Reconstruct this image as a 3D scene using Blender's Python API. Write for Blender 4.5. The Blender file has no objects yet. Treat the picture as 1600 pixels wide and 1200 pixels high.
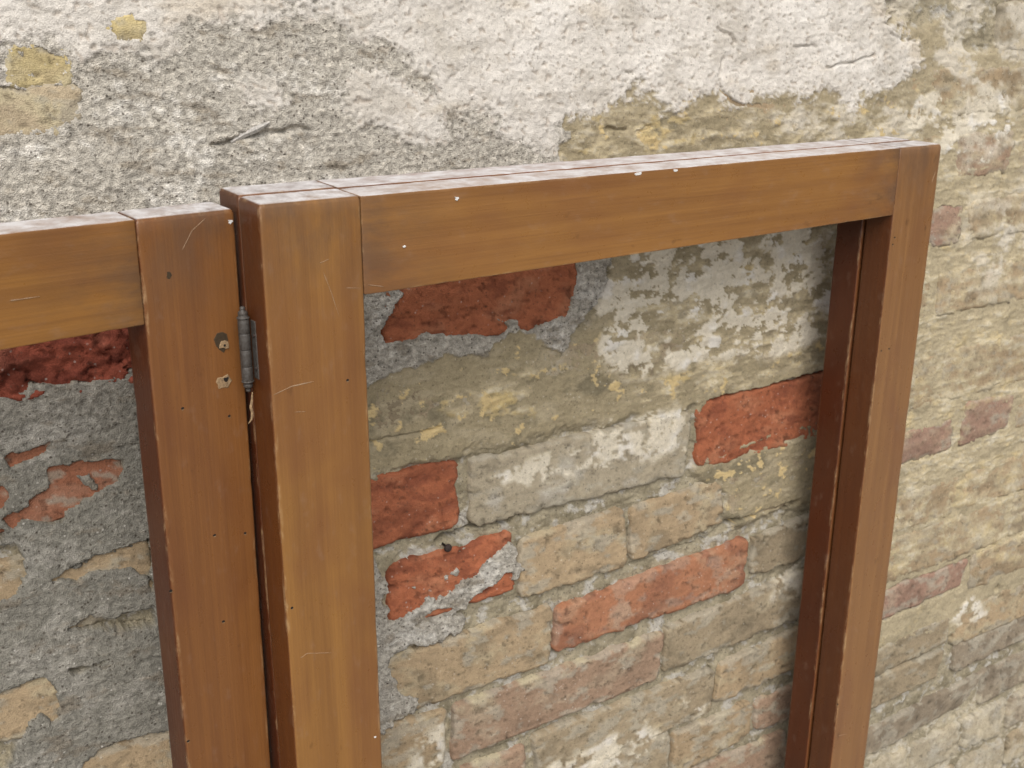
import bpy, math, random
import numpy as np
from mathutils import Vector, Matrix

random.seed(7)
scene = bpy.context.scene
col = scene.collection

# ------------------------------------------------------------------ camera
CAM_FWD = (0.50743,0.80808,-0.29921)
cam_d = bpy.data.cameras.new('camera')
cam = bpy.data.objects.new('camera', cam_d)
col.objects.link(cam)
cam.location = (0.0, -0.785, 1.45)
cam.rotation_euler = Vector(CAM_FWD).to_track_quat('-Z', 'Y').to_euler()
cam_d.sensor_width = 36.0
cam_d.lens = 37.22
cam_d.clip_start = 0.02
cam_d.clip_end = 200.0
cam_d.dof.use_dof = True
cam_d.dof.focus_distance = 0.82
cam_d.dof.aperture_fstop = 17.0
scene.camera = cam

# ------------------------------------------------------------------ sky and soft sun (open shade, overcast)
SUN_DIR = Vector((-0.30, -0.66, 0.69)).normalized()      # towards the sun
world = bpy.data.worlds.new('World')
scene.world = world
world.use_nodes = True
wn = world.node_tree
wn.nodes.clear()
w_out = wn.nodes.new('ShaderNodeOutputWorld')
w_bg = wn.nodes.new('ShaderNodeBackground')
w_hs = wn.nodes.new('ShaderNodeHueSaturation')
w_sky = wn.nodes.new('ShaderNodeTexSky')
w_sky.sky_type = 'NISHITA'
w_sky.sun_disc = False
w_sky.sun_elevation = math.asin(SUN_DIR.z)
w_sky.sun_rotation = math.atan2(SUN_DIR.x, SUN_DIR.y)
w_sky.dust_density = 3.0
w_sky.air_density = 1.0
w_hs.inputs['Saturation'].default_value = 0.15
wn.links.new(w_sky.outputs[0], w_hs.inputs['Color'])
wn.links.new(w_hs.outputs[0], w_bg.inputs['Color'])
w_bg.inputs['Strength'].default_value = 0.10
wn.links.new(w_bg.outputs[0], w_out.inputs['Surface'])

sun_d = bpy.data.lights.new('sun', 'SUN')
sun_d.energy = 1.4
sun_d.angle = math.radians(48)
sun_d.color = (1.0, 0.935, 0.84)
sun = bpy.data.objects.new('sun', sun_d)
col.objects.link(sun)
sun.location = (3, -4, 5)
sun.rotation_euler = SUN_DIR.to_track_quat('Z', 'Y').to_euler()

scene.view_settings.view_transform = 'Standard'
scene.view_settings.look = 'None'
scene.view_settings.gamma = 1.0
scene.view_settings.use_curve_mapping = False
scene.view_settings.exposure = 0.66
scene.cycles.max_bounces = 4
scene.cycles.diffuse_bounces = 3
scene.cycles.glossy_bounces = 2

# ------------------------------------------------------------------ survey of the place, in metres
# wall plane is y = 0, x runs along the wall, z is up; quads go TL, TR, BR, BL
BRICKS = [([(0.3664,1.268),(0.5661,1.268),(0.5658,1.207),(0.3645,1.207)],'R',1),([(0.3504,1.1842),(0.518,1.1891),(0.5163,1.1303),(0.3506,1.1348)],'K',0),([(0.19,1.0968),(0.436,1.0976),(0.4362,1.0302),(0.19,1.0295)],'R',1.5),([(0.448,1.0932),(0.7151,1.0943),(0.7092,1.0223),(0.4471,1.0261)],'W',1.5),([(0.7218,1.0988),(0.975,1.103),(0.975,1.025),(0.7265,1.025)],'R',1),([(0.3627,1.0082),(0.4951,1.0115),(0.4974,0.946),(0.362,0.946)],'R',1),([(0.5024,0.9988),(0.6286,1.006),(0.6356,0.9372),(0.5004,0.9349)],'O',2),([(0.6372,1.0004),(0.7649,1.0079),(0.7694,0.9519),(0.6398,0.939)],'O',1),([(0.7726,1.0062),(0.8926,1.0156),(0.8845,0.9495),(0.7771,0.9515)],'K',0),([(0.352,0.918),(0.5403,0.918),(0.5363,0.853),(0.352,0.853)],'O',2.5),([(0.5481,0.9136),(0.8075,0.9258),(0.8061,0.8639),(0.5417,0.8625)],'S',2.5),([(0.8158,0.9221),(1.055,0.9386),(1.055,0.8672),(0.8173,0.8731)],'K',1),([(0.2,0.8498),(0.4174,0.8432),(0.4124,0.7754),(0.2,0.7725)],'O',1),([(0.4252,0.8411),(0.6893,0.8422),(0.6816,0.7826),(0.4211,0.7794)],'S2',2.5),([(0.6928,0.8451),(0.93,0.8584),(0.93,0.7931),(0.6896,0.788)],'K',2),([(0.5205,0.7709),(0.7691,0.7694),(0.7685,0.711),(0.525,0.7016)],'K',2),([(0.4325,0.7672),(0.5102,0.7648),(0.5088,0.7124),(0.4281,0.7232)],'S2',1),([(0.7788,0.7721),(0.96,0.7801),(0.96,0.7245),(0.7711,0.7171)],'O',2),([(0.7119,0.7),(0.8373,0.7),(0.8379,0.6492),(0.714,0.6397)],'O',1.5),([(0.8441,0.6969),(1.02,0.6985),(1.02,0.6456),(0.8463,0.6505)],'S2',1),([(0.47,0.7122),(0.706,0.7126),(0.7091,0.6418),(0.47,0.6457)],'K',1.5),([(0.68,0.6378),(0.9033,0.6336),(0.9098,0.5736),(0.68,0.5905)],'S2',0),([(1.015,1.28),(1.127,1.28),(1.127,1.231),(1.015,1.231)],'P',0),([(0.528,1.187),(0.7,1.187),(0.7,1.132),(0.528,1.132)],'K',0.4),([(0.712,1.187),(0.965,1.187),(0.965,1.132),(0.712,1.132)],'K',0),([(0.985,0.9997),(1.1593,1.0009),(1.1634,0.9598),(0.985,0.9559)],'P',0.8),([(1.1826,1.021),(1.2931,1.0142),(1.2818,0.9653),(1.1767,0.9589)],'P',1),([(0.985,0.7846),(1.2378,0.7842),(1.2239,0.7419),(0.985,0.7371)],'P',1),([(1.02,0.6964),(1.2153,0.7006),(1.2153,0.6571),(1.02,0.6518)],'K',1),([(0.95,0.6516),(1.2109,0.6503),(1.2066,0.6064),(0.95,0.5979)],'K',1),([(1.2345,0.6457),(1.49,0.6452),(1.49,0.6028),(1.2395,0.5982)],'D',1),([(1.05,0.5673),(1.327,0.5781),(1.2685,0.5334),(1.05,0.5219)],'D',1),([(1.2894,0.5038),(1.3903,0.5062),(1.3809,0.4409),(1.2923,0.4524)],'W',2),([(-0.1,1.268),(0.185,1.268),(0.185,1.215),(-0.1,1.215)],'X',5),([(-0.12,1.185),(0.15,1.185),(0.15,1.118),(-0.12,1.118)],'RL',0),([(-0.12,1.097),(0.16,1.097),(0.16,1.028),(-0.12,1.028)],'O',0),([(-0.17,1.008),(0.082,1.008),(0.082,0.95),(-0.17,0.95)],'O',0.5),([(0.075,0.918),(0.335,0.918),(0.335,0.862),(0.075,0.862)],'O',1),([(0.22,1.008),(0.349,1.008),(0.349,0.95),(0.22,0.95)],'R',0.5),([(0.095,1.008),(0.21,1.008),(0.21,0.95),(0.095,0.95)],'O',-2),([(0.104,1.4552),(0.1459,1.4554),(0.1424,1.4258),(0.1002,1.4265)],'Y',4),([(0.0694,1.4341),(0.1502,1.429),(0.1463,1.3953),(0.0642,1.3977)],'T',3.5),([(0.1634,1.473),(0.1992,1.4736),(0.1974,1.4556),(0.1614,1.4554)],'Y',4),([(1.14,1.282),(1.39,1.282),(1.39,1.233),(1.14,1.233)],'O',0.3),([(0.585,1.262),(0.83,1.262),(0.83,1.213),(0.585,1.213)],'O',-0.5),([(0.84,1.262),(1.0,1.262),(1.0,1.213),(0.84,1.213)],'O',-0.5),([(0.975,1.199),(1.085,1.199),(1.085,1.144),(0.975,1.144)],'O',0.3),([(1.097,1.199),(1.345,1.199),(1.345,1.144),(1.097,1.144)],'O',0.5),([(1.357,1.199),(1.6,1.199),(1.6,1.144),(1.357,1.144)],'O',0.2),([(0.99,1.095),(1.115,1.095),(1.115,1.026),(0.99,1.026)],'O',0.2),([(1.127,1.097),(1.375,1.097),(1.375,1.028),(1.127,1.028)],'O',0.6),([(1.388,1.097),(1.62,1.097),(1.62,1.028),(1.388,1.028)],'K',0.2),([(0.9,1.008),(0.972,1.008),(0.972,0.95),(0.9,0.95)],'K',-0.3),([(1.3,1.016),(1.55,1.016),(1.55,0.958),(1.3,0.958)],'O',0.5),([(1.068,0.918),(1.19,0.918),(1.19,0.862),(1.068,0.862)],'O',0.3),([(1.203,0.918),(1.45,0.918),(1.45,0.862),(1.203,0.862)],'O',0.6),([(1.46,0.918),(1.65,0.918),(1.65,0.862),(1.46,0.862)],'K',0.3),([(0.942,0.855),(1.05,0.855),(1.05,0.79),(0.942,0.79)],'K',0.0),([(1.062,0.857),(1.31,0.857),(1.31,0.792),(1.062,0.792)],'O',0.5),([(1.322,0.857),(1.57,0.857),(1.57,0.792),(1.322,0.792)],'K',0.5),([(1.243,0.788),(1.48,0.788),(1.48,0.73),(1.243,0.73)],'O',0.5),([(1.49,0.788),(1.65,0.788),(1.65,0.73),(1.49,0.73)],'K',0.3),([(1.228,0.705),(1.44,0.705),(1.44,0.645),(1.228,0.645)],'O',0.6),([(1.45,0.71),(1.65,0.71),(1.65,0.65),(1.45,0.65)],'D',0.5),([(1.5,0.646),(1.65,0.646),(1.65,0.585),(1.5,0.585)],'K',0.5),([(1.315,0.5770000000000001),(1.53,0.5770000000000001),(1.53,0.52),(1.315,0.52)],'D',0.8),([(0.8,0.5720000000000001),(1.038,0.5720000000000001),(1.038,0.515),(0.8,0.515)],'S2',0),([(0.96,0.504),(1.16,0.504),(1.16,0.447),(0.96,0.447)],'W',1),([(1.172,0.504),(1.28,0.504),(1.28,0.447),(1.172,0.447)],'W',1.5),([(1.4,0.502),(1.6,0.502),(1.6,0.445),(1.4,0.445)],'D',1),([(1.03,0.43),(1.28,0.43),(1.28,0.375),(1.03,0.375)],'K',1),([(1.29,0.43),(1.4,0.43),(1.4,0.375),(1.29,0.375)],'W',1.5),([(1.41,0.43),(1.62,0.43),(1.62,0.375),(1.41,0.375)],'K',1),([(1.085,1.3599999999999999),(1.205,1.3599999999999999),(1.205,1.3079999999999998),(1.085,1.3079999999999998)],'S2',0.2),([(1.218,1.3599999999999999),(1.46,1.3599999999999999),(1.46,1.3079999999999998),(1.218,1.3079999999999998)],'O',0.4),([(0.95,1.3599999999999999),(1.07,1.3599999999999999),(1.07,1.3079999999999998),(0.95,1.3079999999999998)],'O',-0.5),([(0.62,1.425),(0.84,1.425),(0.84,1.372),(0.62,1.372)],'O',-0.5),([(0.85,1.425),(1.03,1.425),(1.03,1.372),(0.85,1.372)],'O',-0.5),([(1.04,1.433),(1.28,1.433),(1.28,1.3800000000000001),(1.04,1.3800000000000001)],'O',0.3),([(1.29,1.433),(1.5,1.433),(1.5,1.3800000000000001),(1.29,1.3800000000000001)],'K',0.3),([(1.15,1.505),(1.38,1.505),(1.38,1.45),(1.15,1.45)],'K',0.2),([(1.39,1.505),(1.6,1.505),(1.6,1.45),(1.39,1.45)],'K',0.3)]
BARE = {'B1':[(0.3627,1.2802),(0.5657,1.2826),(0.5662,1.2647),(0.561,1.2352),(0.5541,1.2178),(0.5277,1.2121),(0.5102,1.2054),(0.5012,1.2097),(0.4984,1.219),(0.4781,1.2217),(0.4875,1.2145),(0.4814,1.2065),(0.4496,1.2127),(0.4054,1.22),(0.3948,1.2169),(0.3682,1.2151),(0.3645,1.2257),(0.379,1.2486),(0.3852,1.2571)],'RL1':[(0.0513,1.2521),(0.1173,1.2563),(0.1689,1.2625),(0.1654,1.2289),(0.1441,1.2214),(0.1241,1.2223),(0.107,1.2237),(0.0905,1.2274),(0.0857,1.2225),(0.0731,1.2214),(0.0471,1.2222)],'RL2':[(0.0701,1.1765),(0.0822,1.1789),(0.0987,1.1805),(0.0944,1.1735),(0.0832,1.1699),(0.0702,1.1677)],'RL3a':[(0.0949,1.1599),(0.1171,1.1617),(0.1326,1.1585),(0.1472,1.1574),(0.1482,1.1484),(0.1399,1.1414),(0.128,1.1373),(0.1273,1.1442),(0.1227,1.1514),(0.1129,1.1525),(0.1151,1.1443),(0.1212,1.1383),(0.1255,1.1363),(0.1132,1.1278),(0.1017,1.1254),(0.0999,1.118),(0.092,1.1184),(0.0775,1.1246),(0.0664,1.1222),(0.0597,1.1294),(0.0636,1.1335),(0.0789,1.1359),(0.0794,1.1398),(0.0932,1.1467)],'RL4':[(0.0459,1.1559),(0.0643,1.1542),(0.0658,1.1465),(0.0625,1.1373),(0.0433,1.1369)],'RL5':[(0.0416,1.1249),(0.0591,1.1215),(0.0588,1.1155),(0.0396,1.1104)],'OL0':[(0.0395,1.1094),(0.0647,1.1089),(0.0726,1.0965),(0.0698,1.0817),(0.0605,1.0696),(0.0335,1.0661)],'OL1':[(0.0888,1.0737),(0.1006,1.0784),(0.1197,1.084),(0.1606,1.0884),(0.1562,1.0294),(0.1558,1.0549),(0.1441,1.0692),(0.1322,1.0697),(0.1183,1.0719),(0.1041,1.0694)],'OL2':[(0.0951,1.0312),(0.1095,1.0351),(0.1275,1.0267),(0.1351,1.03),(0.1573,1.0302),(0.1568,1.0149),(0.1384,1.0149),(0.1268,1.0202)],'OL3':[(0.0882,0.9118),(0.116,0.92),(0.1574,0.9164),(0.157,0.8406),(0.0767,0.8754)],'OL4':[(0.0234,0.992),(0.0702,0.996),(0.0782,0.9865),(0.0797,0.9718),(0.0771,0.9584),(0.0723,0.9573),(0.0653,0.9673),(0.0568,0.9614),(0.0488,0.9518),(0.0388,0.927),(0.0112,0.9037)],'OL5':[(0.0909,0.9963),(0.117,0.9961),(0.1093,0.9918),(0.0927,0.9917)],'YT':[(0.1096,1.4485),(0.1249,1.4529),(0.1391,1.4456),(0.1368,1.4362),(0.1266,1.4281),(0.1185,1.4392)],'TT':[(0.0766,1.4329),(0.1097,1.4256),(0.1449,1.4266),(0.1453,1.4153),(0.133,1.4051),(0.1124,1.4004),(0.0721,1.4007)],'R3':[(0.7267,1.0922),(0.7394,1.1006),(0.785,1.102),(0.8231,1.1006),(0.8619,1.1052),(0.9339,1.105),(0.9419,1.0454),(0.8288,1.0437),(0.7905,1.04),(0.7493,1.0299),(0.7311,1.0425),(0.7219,1.0718)],'X1':[(1.0527,1.26),(1.076,1.2767),(1.1223,1.2756),(1.1112,1.259),(1.0855,1.2385),(1.0581,1.2297)],'P3':[(1.0519,0.9917),(1.0998,0.995),(1.1616,0.9892),(1.1646,0.9604),(1.1187,0.9593),(1.0574,0.9583)],'P4':[(1.189,1.0085),(1.212,1.0132),(1.2685,1.005),(1.2858,0.991),(1.2816,0.9662),(1.2356,0.966),(1.1806,0.959),(1.1988,0.9803)],'P5':[(1.0498,0.776),(1.0859,0.7842),(1.1776,0.7821),(1.2406,0.7844),(1.2267,0.7421),(1.1455,0.7383),(1.0558,0.7368)],'R4t':[(0.4446,0.9424),(0.4482,0.9543),(0.4747,0.9604),(0.4842,0.9708),(0.4944,0.9666),(0.4871,0.9528),(0.4674,0.9432)],'R4s':[(0.3946,0.9494),(0.4081,0.952),(0.4258,0.9487),(0.4182,0.9456),(0.3978,0.9464)],'YT2':[(0.1687,1.4649),(0.1817,1.4692),(0.1945,1.4694),(0.1923,1.461),(0.1785,1.4588)]}
RENDER = [[(0.4915,1.0036),(0.4973,0.9967),(0.5018,0.9576),(0.4747,0.9584),(0.4496,0.9498),(0.4459,0.9393),(0.4147,0.9412),(0.3877,0.9414),(0.368,0.9429),(0.3782,0.955),(0.3984,0.9649),(0.422,0.9654),(0.4464,0.9732),(0.462,0.9824),(0.4749,0.9904),(0.4821,0.9993)],[(0.3746,0.9849),(0.389,0.9848),(0.3921,0.9786),(0.377,0.979)],[(0.4157,0.9852),(0.432,0.9853),(0.4306,0.981),(0.4183,0.9804)],[(-0.1325,1.6228),(0.5221,1.724),(0.525,1.461),(0.5521,1.4294),(0.5336,1.4029),(0.5599,1.383),(0.5396,1.3645),(0.5544,1.3127),(0.6064,1.2788),(0.6014,1.2489),(0.582,1.2204),(0.5496,1.1845),(0.5222,1.1965),(0.4929,1.209),(0.4659,1.1927),(0.4203,1.1914),(0.3647,1.1864),(0.3177,1.1774),(0.2972,1.0182),(0.352,1.025),(0.3572,0.9983),(0.3552,0.9796),(0.362,0.956),(0.3878,0.9454),(0.4147,0.9439),(0.4459,0.9406),(0.4351,0.9219),(0.4141,0.9182),(0.3805,0.9235),(0.3644,0.9173),(0.3613,0.9048),(0.3671,0.8823),(0.3854,0.8654),(0.3863,0.8523),(0.3592,0.8483),(0.3122,0.8439),(0.278,0.6864),(-0.1978,0.9242)]]
PLASTER = [[(-0.0352,1.608),(0.9488,1.7359),(0.9983,1.5656),(0.9484,1.5015),(0.9573,1.4764),(1.0164,1.464),(1.0331,1.4307),(0.9827,1.4145),(0.924,1.3992),(0.9103,1.3917),(0.888,1.4128),(0.8371,1.4087),(0.8063,1.4019),(0.7587,1.3994),(0.7333,1.4036),(0.6924,1.4093),(0.6615,1.4024),(0.6234,1.4118),(0.5945,1.4069),(0.5735,1.3975),(0.5461,1.3863),(0.5327,1.3692),(0.4929,1.3721),(0.4738,1.3809),(0.477,1.3992),(0.4615,1.41),(0.4312,1.4082),(0.4027,1.436),(0.3752,1.4506),(0.354,1.4599),(0.3337,1.4735),(0.2889,1.4773),(0.2409,1.4679),(0.2081,1.4527),(0.1785,1.4588),(0.1558,1.4422),(0.1251,1.4545),(0.1025,1.4584),(-0.0011,1.465)],[(0.3498,1.427),(0.3747,1.4362),(0.408,1.4212),(0.4309,1.3955),(0.4551,1.3895),(0.4674,1.3722),(0.4304,1.3718),(0.3951,1.3755),(0.3728,1.3899),(0.3512,1.4005),(0.344,1.4175)],[(0.0983,1.4266),(0.1132,1.4222),(0.1223,1.4159),(0.1039,1.411),(0.0967,1.4145)],[(0.2604,1.4192),(0.2802,1.4234),(0.2894,1.414),(0.2692,1.4076)]]
SKIM = [[(0.5197,1.321),(0.5321,1.4137),(0.6007,1.4343),(0.7888,1.4448),(1.0546,1.4909),(1.0925,1.2941)],[(0.3421,1.2068),(0.4271,1.2112),(0.5206,1.2161),(0.5496,1.1876),(0.5933,1.219),(0.6055,1.3029),(0.9254,1.3189),(0.9998,1.4376),(1.2003,1.4652),(1.6209,1.5173),(2.0603,0.3921),(1.397,0.6475),(1.2424,0.6638),(1.1015,0.6888),(1.0136,0.6889),(0.9472,0.9223),(0.921,1.0414),(0.7357,1.0291),(0.7177,1.0938),(0.5663,1.095),(0.4515,1.1019),(0.4381,1.1003),(0.3429,1.0975)],[(0.7233,1.0244),(0.9314,1.0434),(0.9336,0.9422),(0.7892,0.9446),(0.7563,0.9985)]]
OCHRE = [[(0.5294,1.3595),(0.5462,1.378),(0.5736,1.3936),(0.6019,1.4022),(0.6315,1.3975),(0.6693,1.4022),(0.7166,1.407),(0.7505,1.3972),(0.8284,1.4045),(0.8849,1.4001),(0.9259,1.386),(1.0931,1.4093),(1.6402,1.4679),(2.0015,0.5426),(1.3752,0.7381),(1.2149,0.8009),(1.0574,0.8061),(1.0394,1.0682),(1.0691,1.2957),(1.0383,1.3407)],[(0.5886,1.2503),(0.7194,1.2556),(0.92,1.2849),(0.9339,1.105),(0.8611,1.1128),(0.7575,1.101),(0.6448,1.107),(0.6105,1.1658)],[(0.1096,1.4485),(0.1249,1.4529),(0.1391,1.4456),(0.1368,1.4362),(0.1266,1.4281),(0.1185,1.4392)],[(0.1687,1.4649),(0.1817,1.4692),(0.1945,1.4694),(0.1923,1.461),(0.1785,1.4588)],[(0.4196,1.1597),(0.5139,1.1744),(0.5177,1.13),(0.4452,1.131)]]
FLAKE = [[(0.588,1.2685),(0.7091,1.2821),(0.9195,1.2884),(0.9287,1.2061),(0.9071,1.1503),(0.8198,1.1338),(0.7096,1.1507),(0.6433,1.1409),(0.5872,1.1694)],[(0.5665,1.0883),(0.6126,1.1062),(0.7045,1.0962),(0.7028,1.0541),(0.6476,1.0478),(0.5369,1.0513),(0.451,1.0608),(0.4929,1.0805)],[(0.9843,1.4045),(1.1874,1.4149),(1.2176,1.3397),(1.1104,1.3226),(1.0114,1.3697)],[(1.0748,0.5274),(1.1552,0.5275),(1.4229,0.54),(1.5951,0.5408),(1.7655,-0.0569),(1.0267,0.3123)],[(1.2059,0.7054),(1.2597,0.7195),(1.2979,0.6775),(1.2446,0.6528)],[(0.8574,0.8619),(0.8992,0.8672),(0.8987,0.8246),(0.8497,0.8346)],[(0.7172,0.7467),(0.7672,0.7289),(0.749,0.7051),(0.7287,0.717)],[(0.3773,0.8258),(0.4121,0.8271),(0.4109,0.776),(0.3762,0.7901)],[(0.5248,0.7298),(0.6621,0.7334),(0.7009,0.7017),(0.6648,0.673)]]
GREYP = [[(0.4713,0.99),(0.4929,1.0012),(0.5153,0.9574),(0.4929,0.9392),(0.4712,0.9697)]]
CRACKS = [([(1.1841,1.3858),(1.1894,1.341),(1.1939,1.2874)],2.2,9),([(1.1913,1.2875),(1.194,1.2641)],1.2,4),([(0.7299,1.4449),(0.7248,1.4274),(0.7274,1.4156),(0.7416,1.4034),(0.7802,1.3989)],2.0,5),([(0.8709,1.4352),(0.9085,1.4394),(0.9417,1.4476)],1.8,4),([(0.8226,1.4568),(0.8546,1.4538)],1.5,4),([(0.7198,1.4708),(0.7366,1.464),(0.7436,1.4589)],2.0,3),([(0.9639,1.4669),(1.0064,1.4607)],1.5,3),([(0.0961,1.0781),(0.115,1.0841),(0.159,1.0867)],1.6,4),([(0.1221,1.0205),(0.1557,1.0146)],1.0,3),([(0.4471,1.0261),(0.5223,1.0244),(0.5678,1.0286),(0.6155,1.0267)],2.0,7),([(0.4164,1.0177),(0.4505,1.0246),(0.4929,1.0214)],4.5,13),([(0.6985,0.9354),(0.7517,0.9369),(0.7792,0.9487),(0.828,0.9509),(0.8738,0.9521)],2.2,7),([(0.7374,0.9398),(0.7495,0.9406)],4.0,12),([(0.7773,0.9492),(0.7887,0.951)],4.0,12),([(0.8692,0.9467),(0.8836,0.949)],4.5,14),([(0.6189,0.9321),(0.6967,0.9359)],1.8,5),([(0.5019,0.9345),(0.5384,0.9366),(0.6021,0.9405)],2.0,6),([(0.3851,0.857),(0.463,0.8537),(0.5316,0.8554)],2.4,7),([(0.5417,0.861),(0.6216,0.8596),(0.6829,0.86)],1.8,5),([(0.6886,0.8384),(0.6862,0.7989)],2.0,8),([(0.7662,0.7678),(0.7703,0.7536),(0.7648,0.7341)],2.2,9),([(0.4326,0.7747),(0.5086,0.7677),(0.5902,0.7763)],2.2,7),([(0.7099,0.7094),(0.7132,0.6533)],2.0,8),([(0.7119,0.7087),(0.7391,0.7062),(0.7684,0.7128)],2.0,6),([(0.8444,0.6485),(0.8683,0.6487),(0.8845,0.6519)],3,10),([(0.7085,1.0885),(0.7135,1.0374)],1.5,4),([(1.2094,0.6508),(1.2015,0.6257),(1.2083,0.6047)],1.6,6),([(1.0636,0.6525),(1.1337,0.6535),(1.2159,0.6538)],1.4,4),([(1.2376,0.7852),(1.2449,0.7636)],1.5,6),([(1.315,0.7086),(1.3189,0.7177)],3.5,10),([(1.0987,0.7833),(1.1088,0.7842)],3.5,8),([(0.3475,1.1319),(0.3871,1.13),(0.419,1.1329)],1.4,4),([(1.1193,1.1864),(1.165,1.1748)],1.6,5),([(1.2369,0.6552),(1.2163,0.6516)],1.8,5),([(1.228,1.0324),(1.3043,1.033)],1.4,4),([(0.8862,0.8875),(0.8974,0.8828)],4,10),([(0.2339,1.386),(0.278,1.3934),(0.3085,1.3947)],3.0,5),([(0.5953,1.3845),(0.6137,1.3804)],3,3.5),([(0.6285,1.3805),(0.6412,1.3829)],2.5,3.5)]
HOLES = [((1.1063,0.784),3,9),((1.3169,0.7132),4,12),((0.8763,0.9482),4,12),((0.8896,0.8857),3.5,9),((0.4212,1.021),4,14),((0.4367,1.0203),5,14),((0.381,0.9389),2.5,5)]
LIME = [[(0.8847,1.6735),(1.5334,1.7414),(1.6273,1.501),(1.2055,1.4437),(1.1479,1.3722),(1.0132,1.3593),(0.9159,1.3863),(1.0021,1.4243),(1.0152,1.4706),(0.9484,1.5015)],[(0.7761,1.3965),(0.924,1.3992),(0.9916,1.3602),(0.7964,1.368)],[(1.1457,1.2677),(1.2439,1.284),(1.2678,1.1849),(1.1901,1.1769)]]
SPLINTER = [(0.2482, 1.3867), (0.2583, 1.3919), (0.2684, 1.3961), (0.2775, 1.4004)]
NAIL = (0.421, 1.0139)
LEAF_C = [(0.2115, -0.1605, 1.3622), (0.996199, 0.087101, 0.0), (-0.087099, 0.996176, 0.006925), (0.000603, -0.006898, 0.999976)]
LEAF_A = [(0.2073, -0.127, 1.3561), (0.980642, 0.195808, 0.0), (-0.19575, 0.98035, 0.024427), (0.004783, -0.023955, 0.999702)]
A_HOLES = [(-0.0458, -0.1225), (-0.0138, -0.1354), (-0.0309, -0.2167), (-0.0082, -0.2227), (-0.0649, -0.2462), (-0.0294, -0.2836), (-0.0628, -0.3654)]
A_FLECKS = [(-0.0034, -0.0077), (-0.0139, -0.007), (-0.0071, -0.0211)]
A_PITS = [(-0.0142, -0.0856), (-0.0157, -0.1114)]
A_SCR = [[(-0.0203, -0.0004), (-0.0297, -0.0105), (-0.037, -0.0215)], [(-0.1408, -0.0372), (-0.134, -0.0372), (-0.1246, -0.0372)]]
A_KNOT = [(-0.0471, -0.036), (-0.0328, -0.0625), (-0.1221, -0.0254), (-0.1111, -0.0381), (-0.0604, -0.1723)]
C_HOLES = [(0.0548, -0.1212), (0.0044, -0.2752), (0.6682, -0.0876), (0.6663, -0.0944), (0.6674, -0.2042), (0.6808, -0.2044), (0.6617, -0.6233)]
C_FLECKS = [(0.1447, -0.0077), (0.1019, -0.0362), (0.3194, 0.0046), (0.3552, 0.0035), (0.0644, -0.4055)]
C_SCR = [[(0.039, -0.0402), (0.0423, -0.0393), (0.0455, -0.0384)], [(0.041, -0.0462), (0.0457, -0.0593), (0.0509, -0.0771)], [(0.0086, -0.3159), (0.0136, -0.3142), (0.0323, -0.3207)], [(0.0731, -0.0587), (0.0852, -0.0615)], [(0.0018, -0.1211), (0.0141, -0.1179), (0.03, -0.1174)], [(0.7218, -0.0374), (0.7263, -0.0269)], [(0.0565, -0.0586), (0.0682, -0.0602)], [(0.0152, -0.1356), (0.0234, -0.1368)], [(0.6701, -0.669), (0.6852, -0.673)]]
C_W = 0.7319

# ------------------------------------------------------------------ noise
def _table(seed):
    r = np.random.RandomState(seed)
    a = r.rand(256, 256).astype(np.float32) * 2 * np.pi
    return np.cos(a), np.sin(a)
_tabs = {}
def pn(X, Z, seed):
    """gradient noise, about -0.7..0.7; X and Z broadcast against each other"""
    if seed not in _tabs:
        _tabs[seed] = _table(seed)
    gx, gz = _tabs[seed]
    fx = np.floor(X); fz = np.floor(Z)
    ix = fx.astype(np.int32); iz = fz.astype(np.int32)
    dx = (X - fx).astype(np.float32); dz = (Z - fz).astype(np.float32)
    ux = dx * dx * dx * (dx * (dx * 6 - 15) + 10); uz = dz * dz * dz * (dz * (dz * 6 - 15) + 10)
    i0 = ix & 255; i1 = (ix + 1) & 255; j0 = iz & 255; j1 = (iz + 1) & 255
    a = gx[j0, i0] * dx + gz[j0, i0] * dz
    b = gx[j0, i1] * (dx - 1) + gz[j0, i1] * dz
    c = gx[j1, i0] * dx + gz[j1, i0] * (dz - 1)
    d = gx[j1, i1] * (dx - 1) + gz[j1, i1] * (dz - 1)
    ab = a + ux * (b - a); cd = c + ux * (d - c)
    return ab + uz * (cd - ab)
def fbm(X, Z, s, octv, seed, ax=1.0, gain=0.5):
    """fractal noise with feature size s (m), stretched ax times along x"""
    t = 0.0; amp = 1.0; f = 1.0 / s
    for k in range(octv):
        t = t + amp * pn(X * (f / ax) + 17.3 * k, Z * f + 5.1 * k, seed + k)
        amp *= gain; f *= 2.03
    return t
def sst(a, b, v):
    t = np.clip((v - a) / (b - a), 0, 1)
    return t * t * (3 - 2 * t)
def mixc(c, d, m):
    return c + (np.asarray(d, np.float32) - c) * m[..., None]

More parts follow.
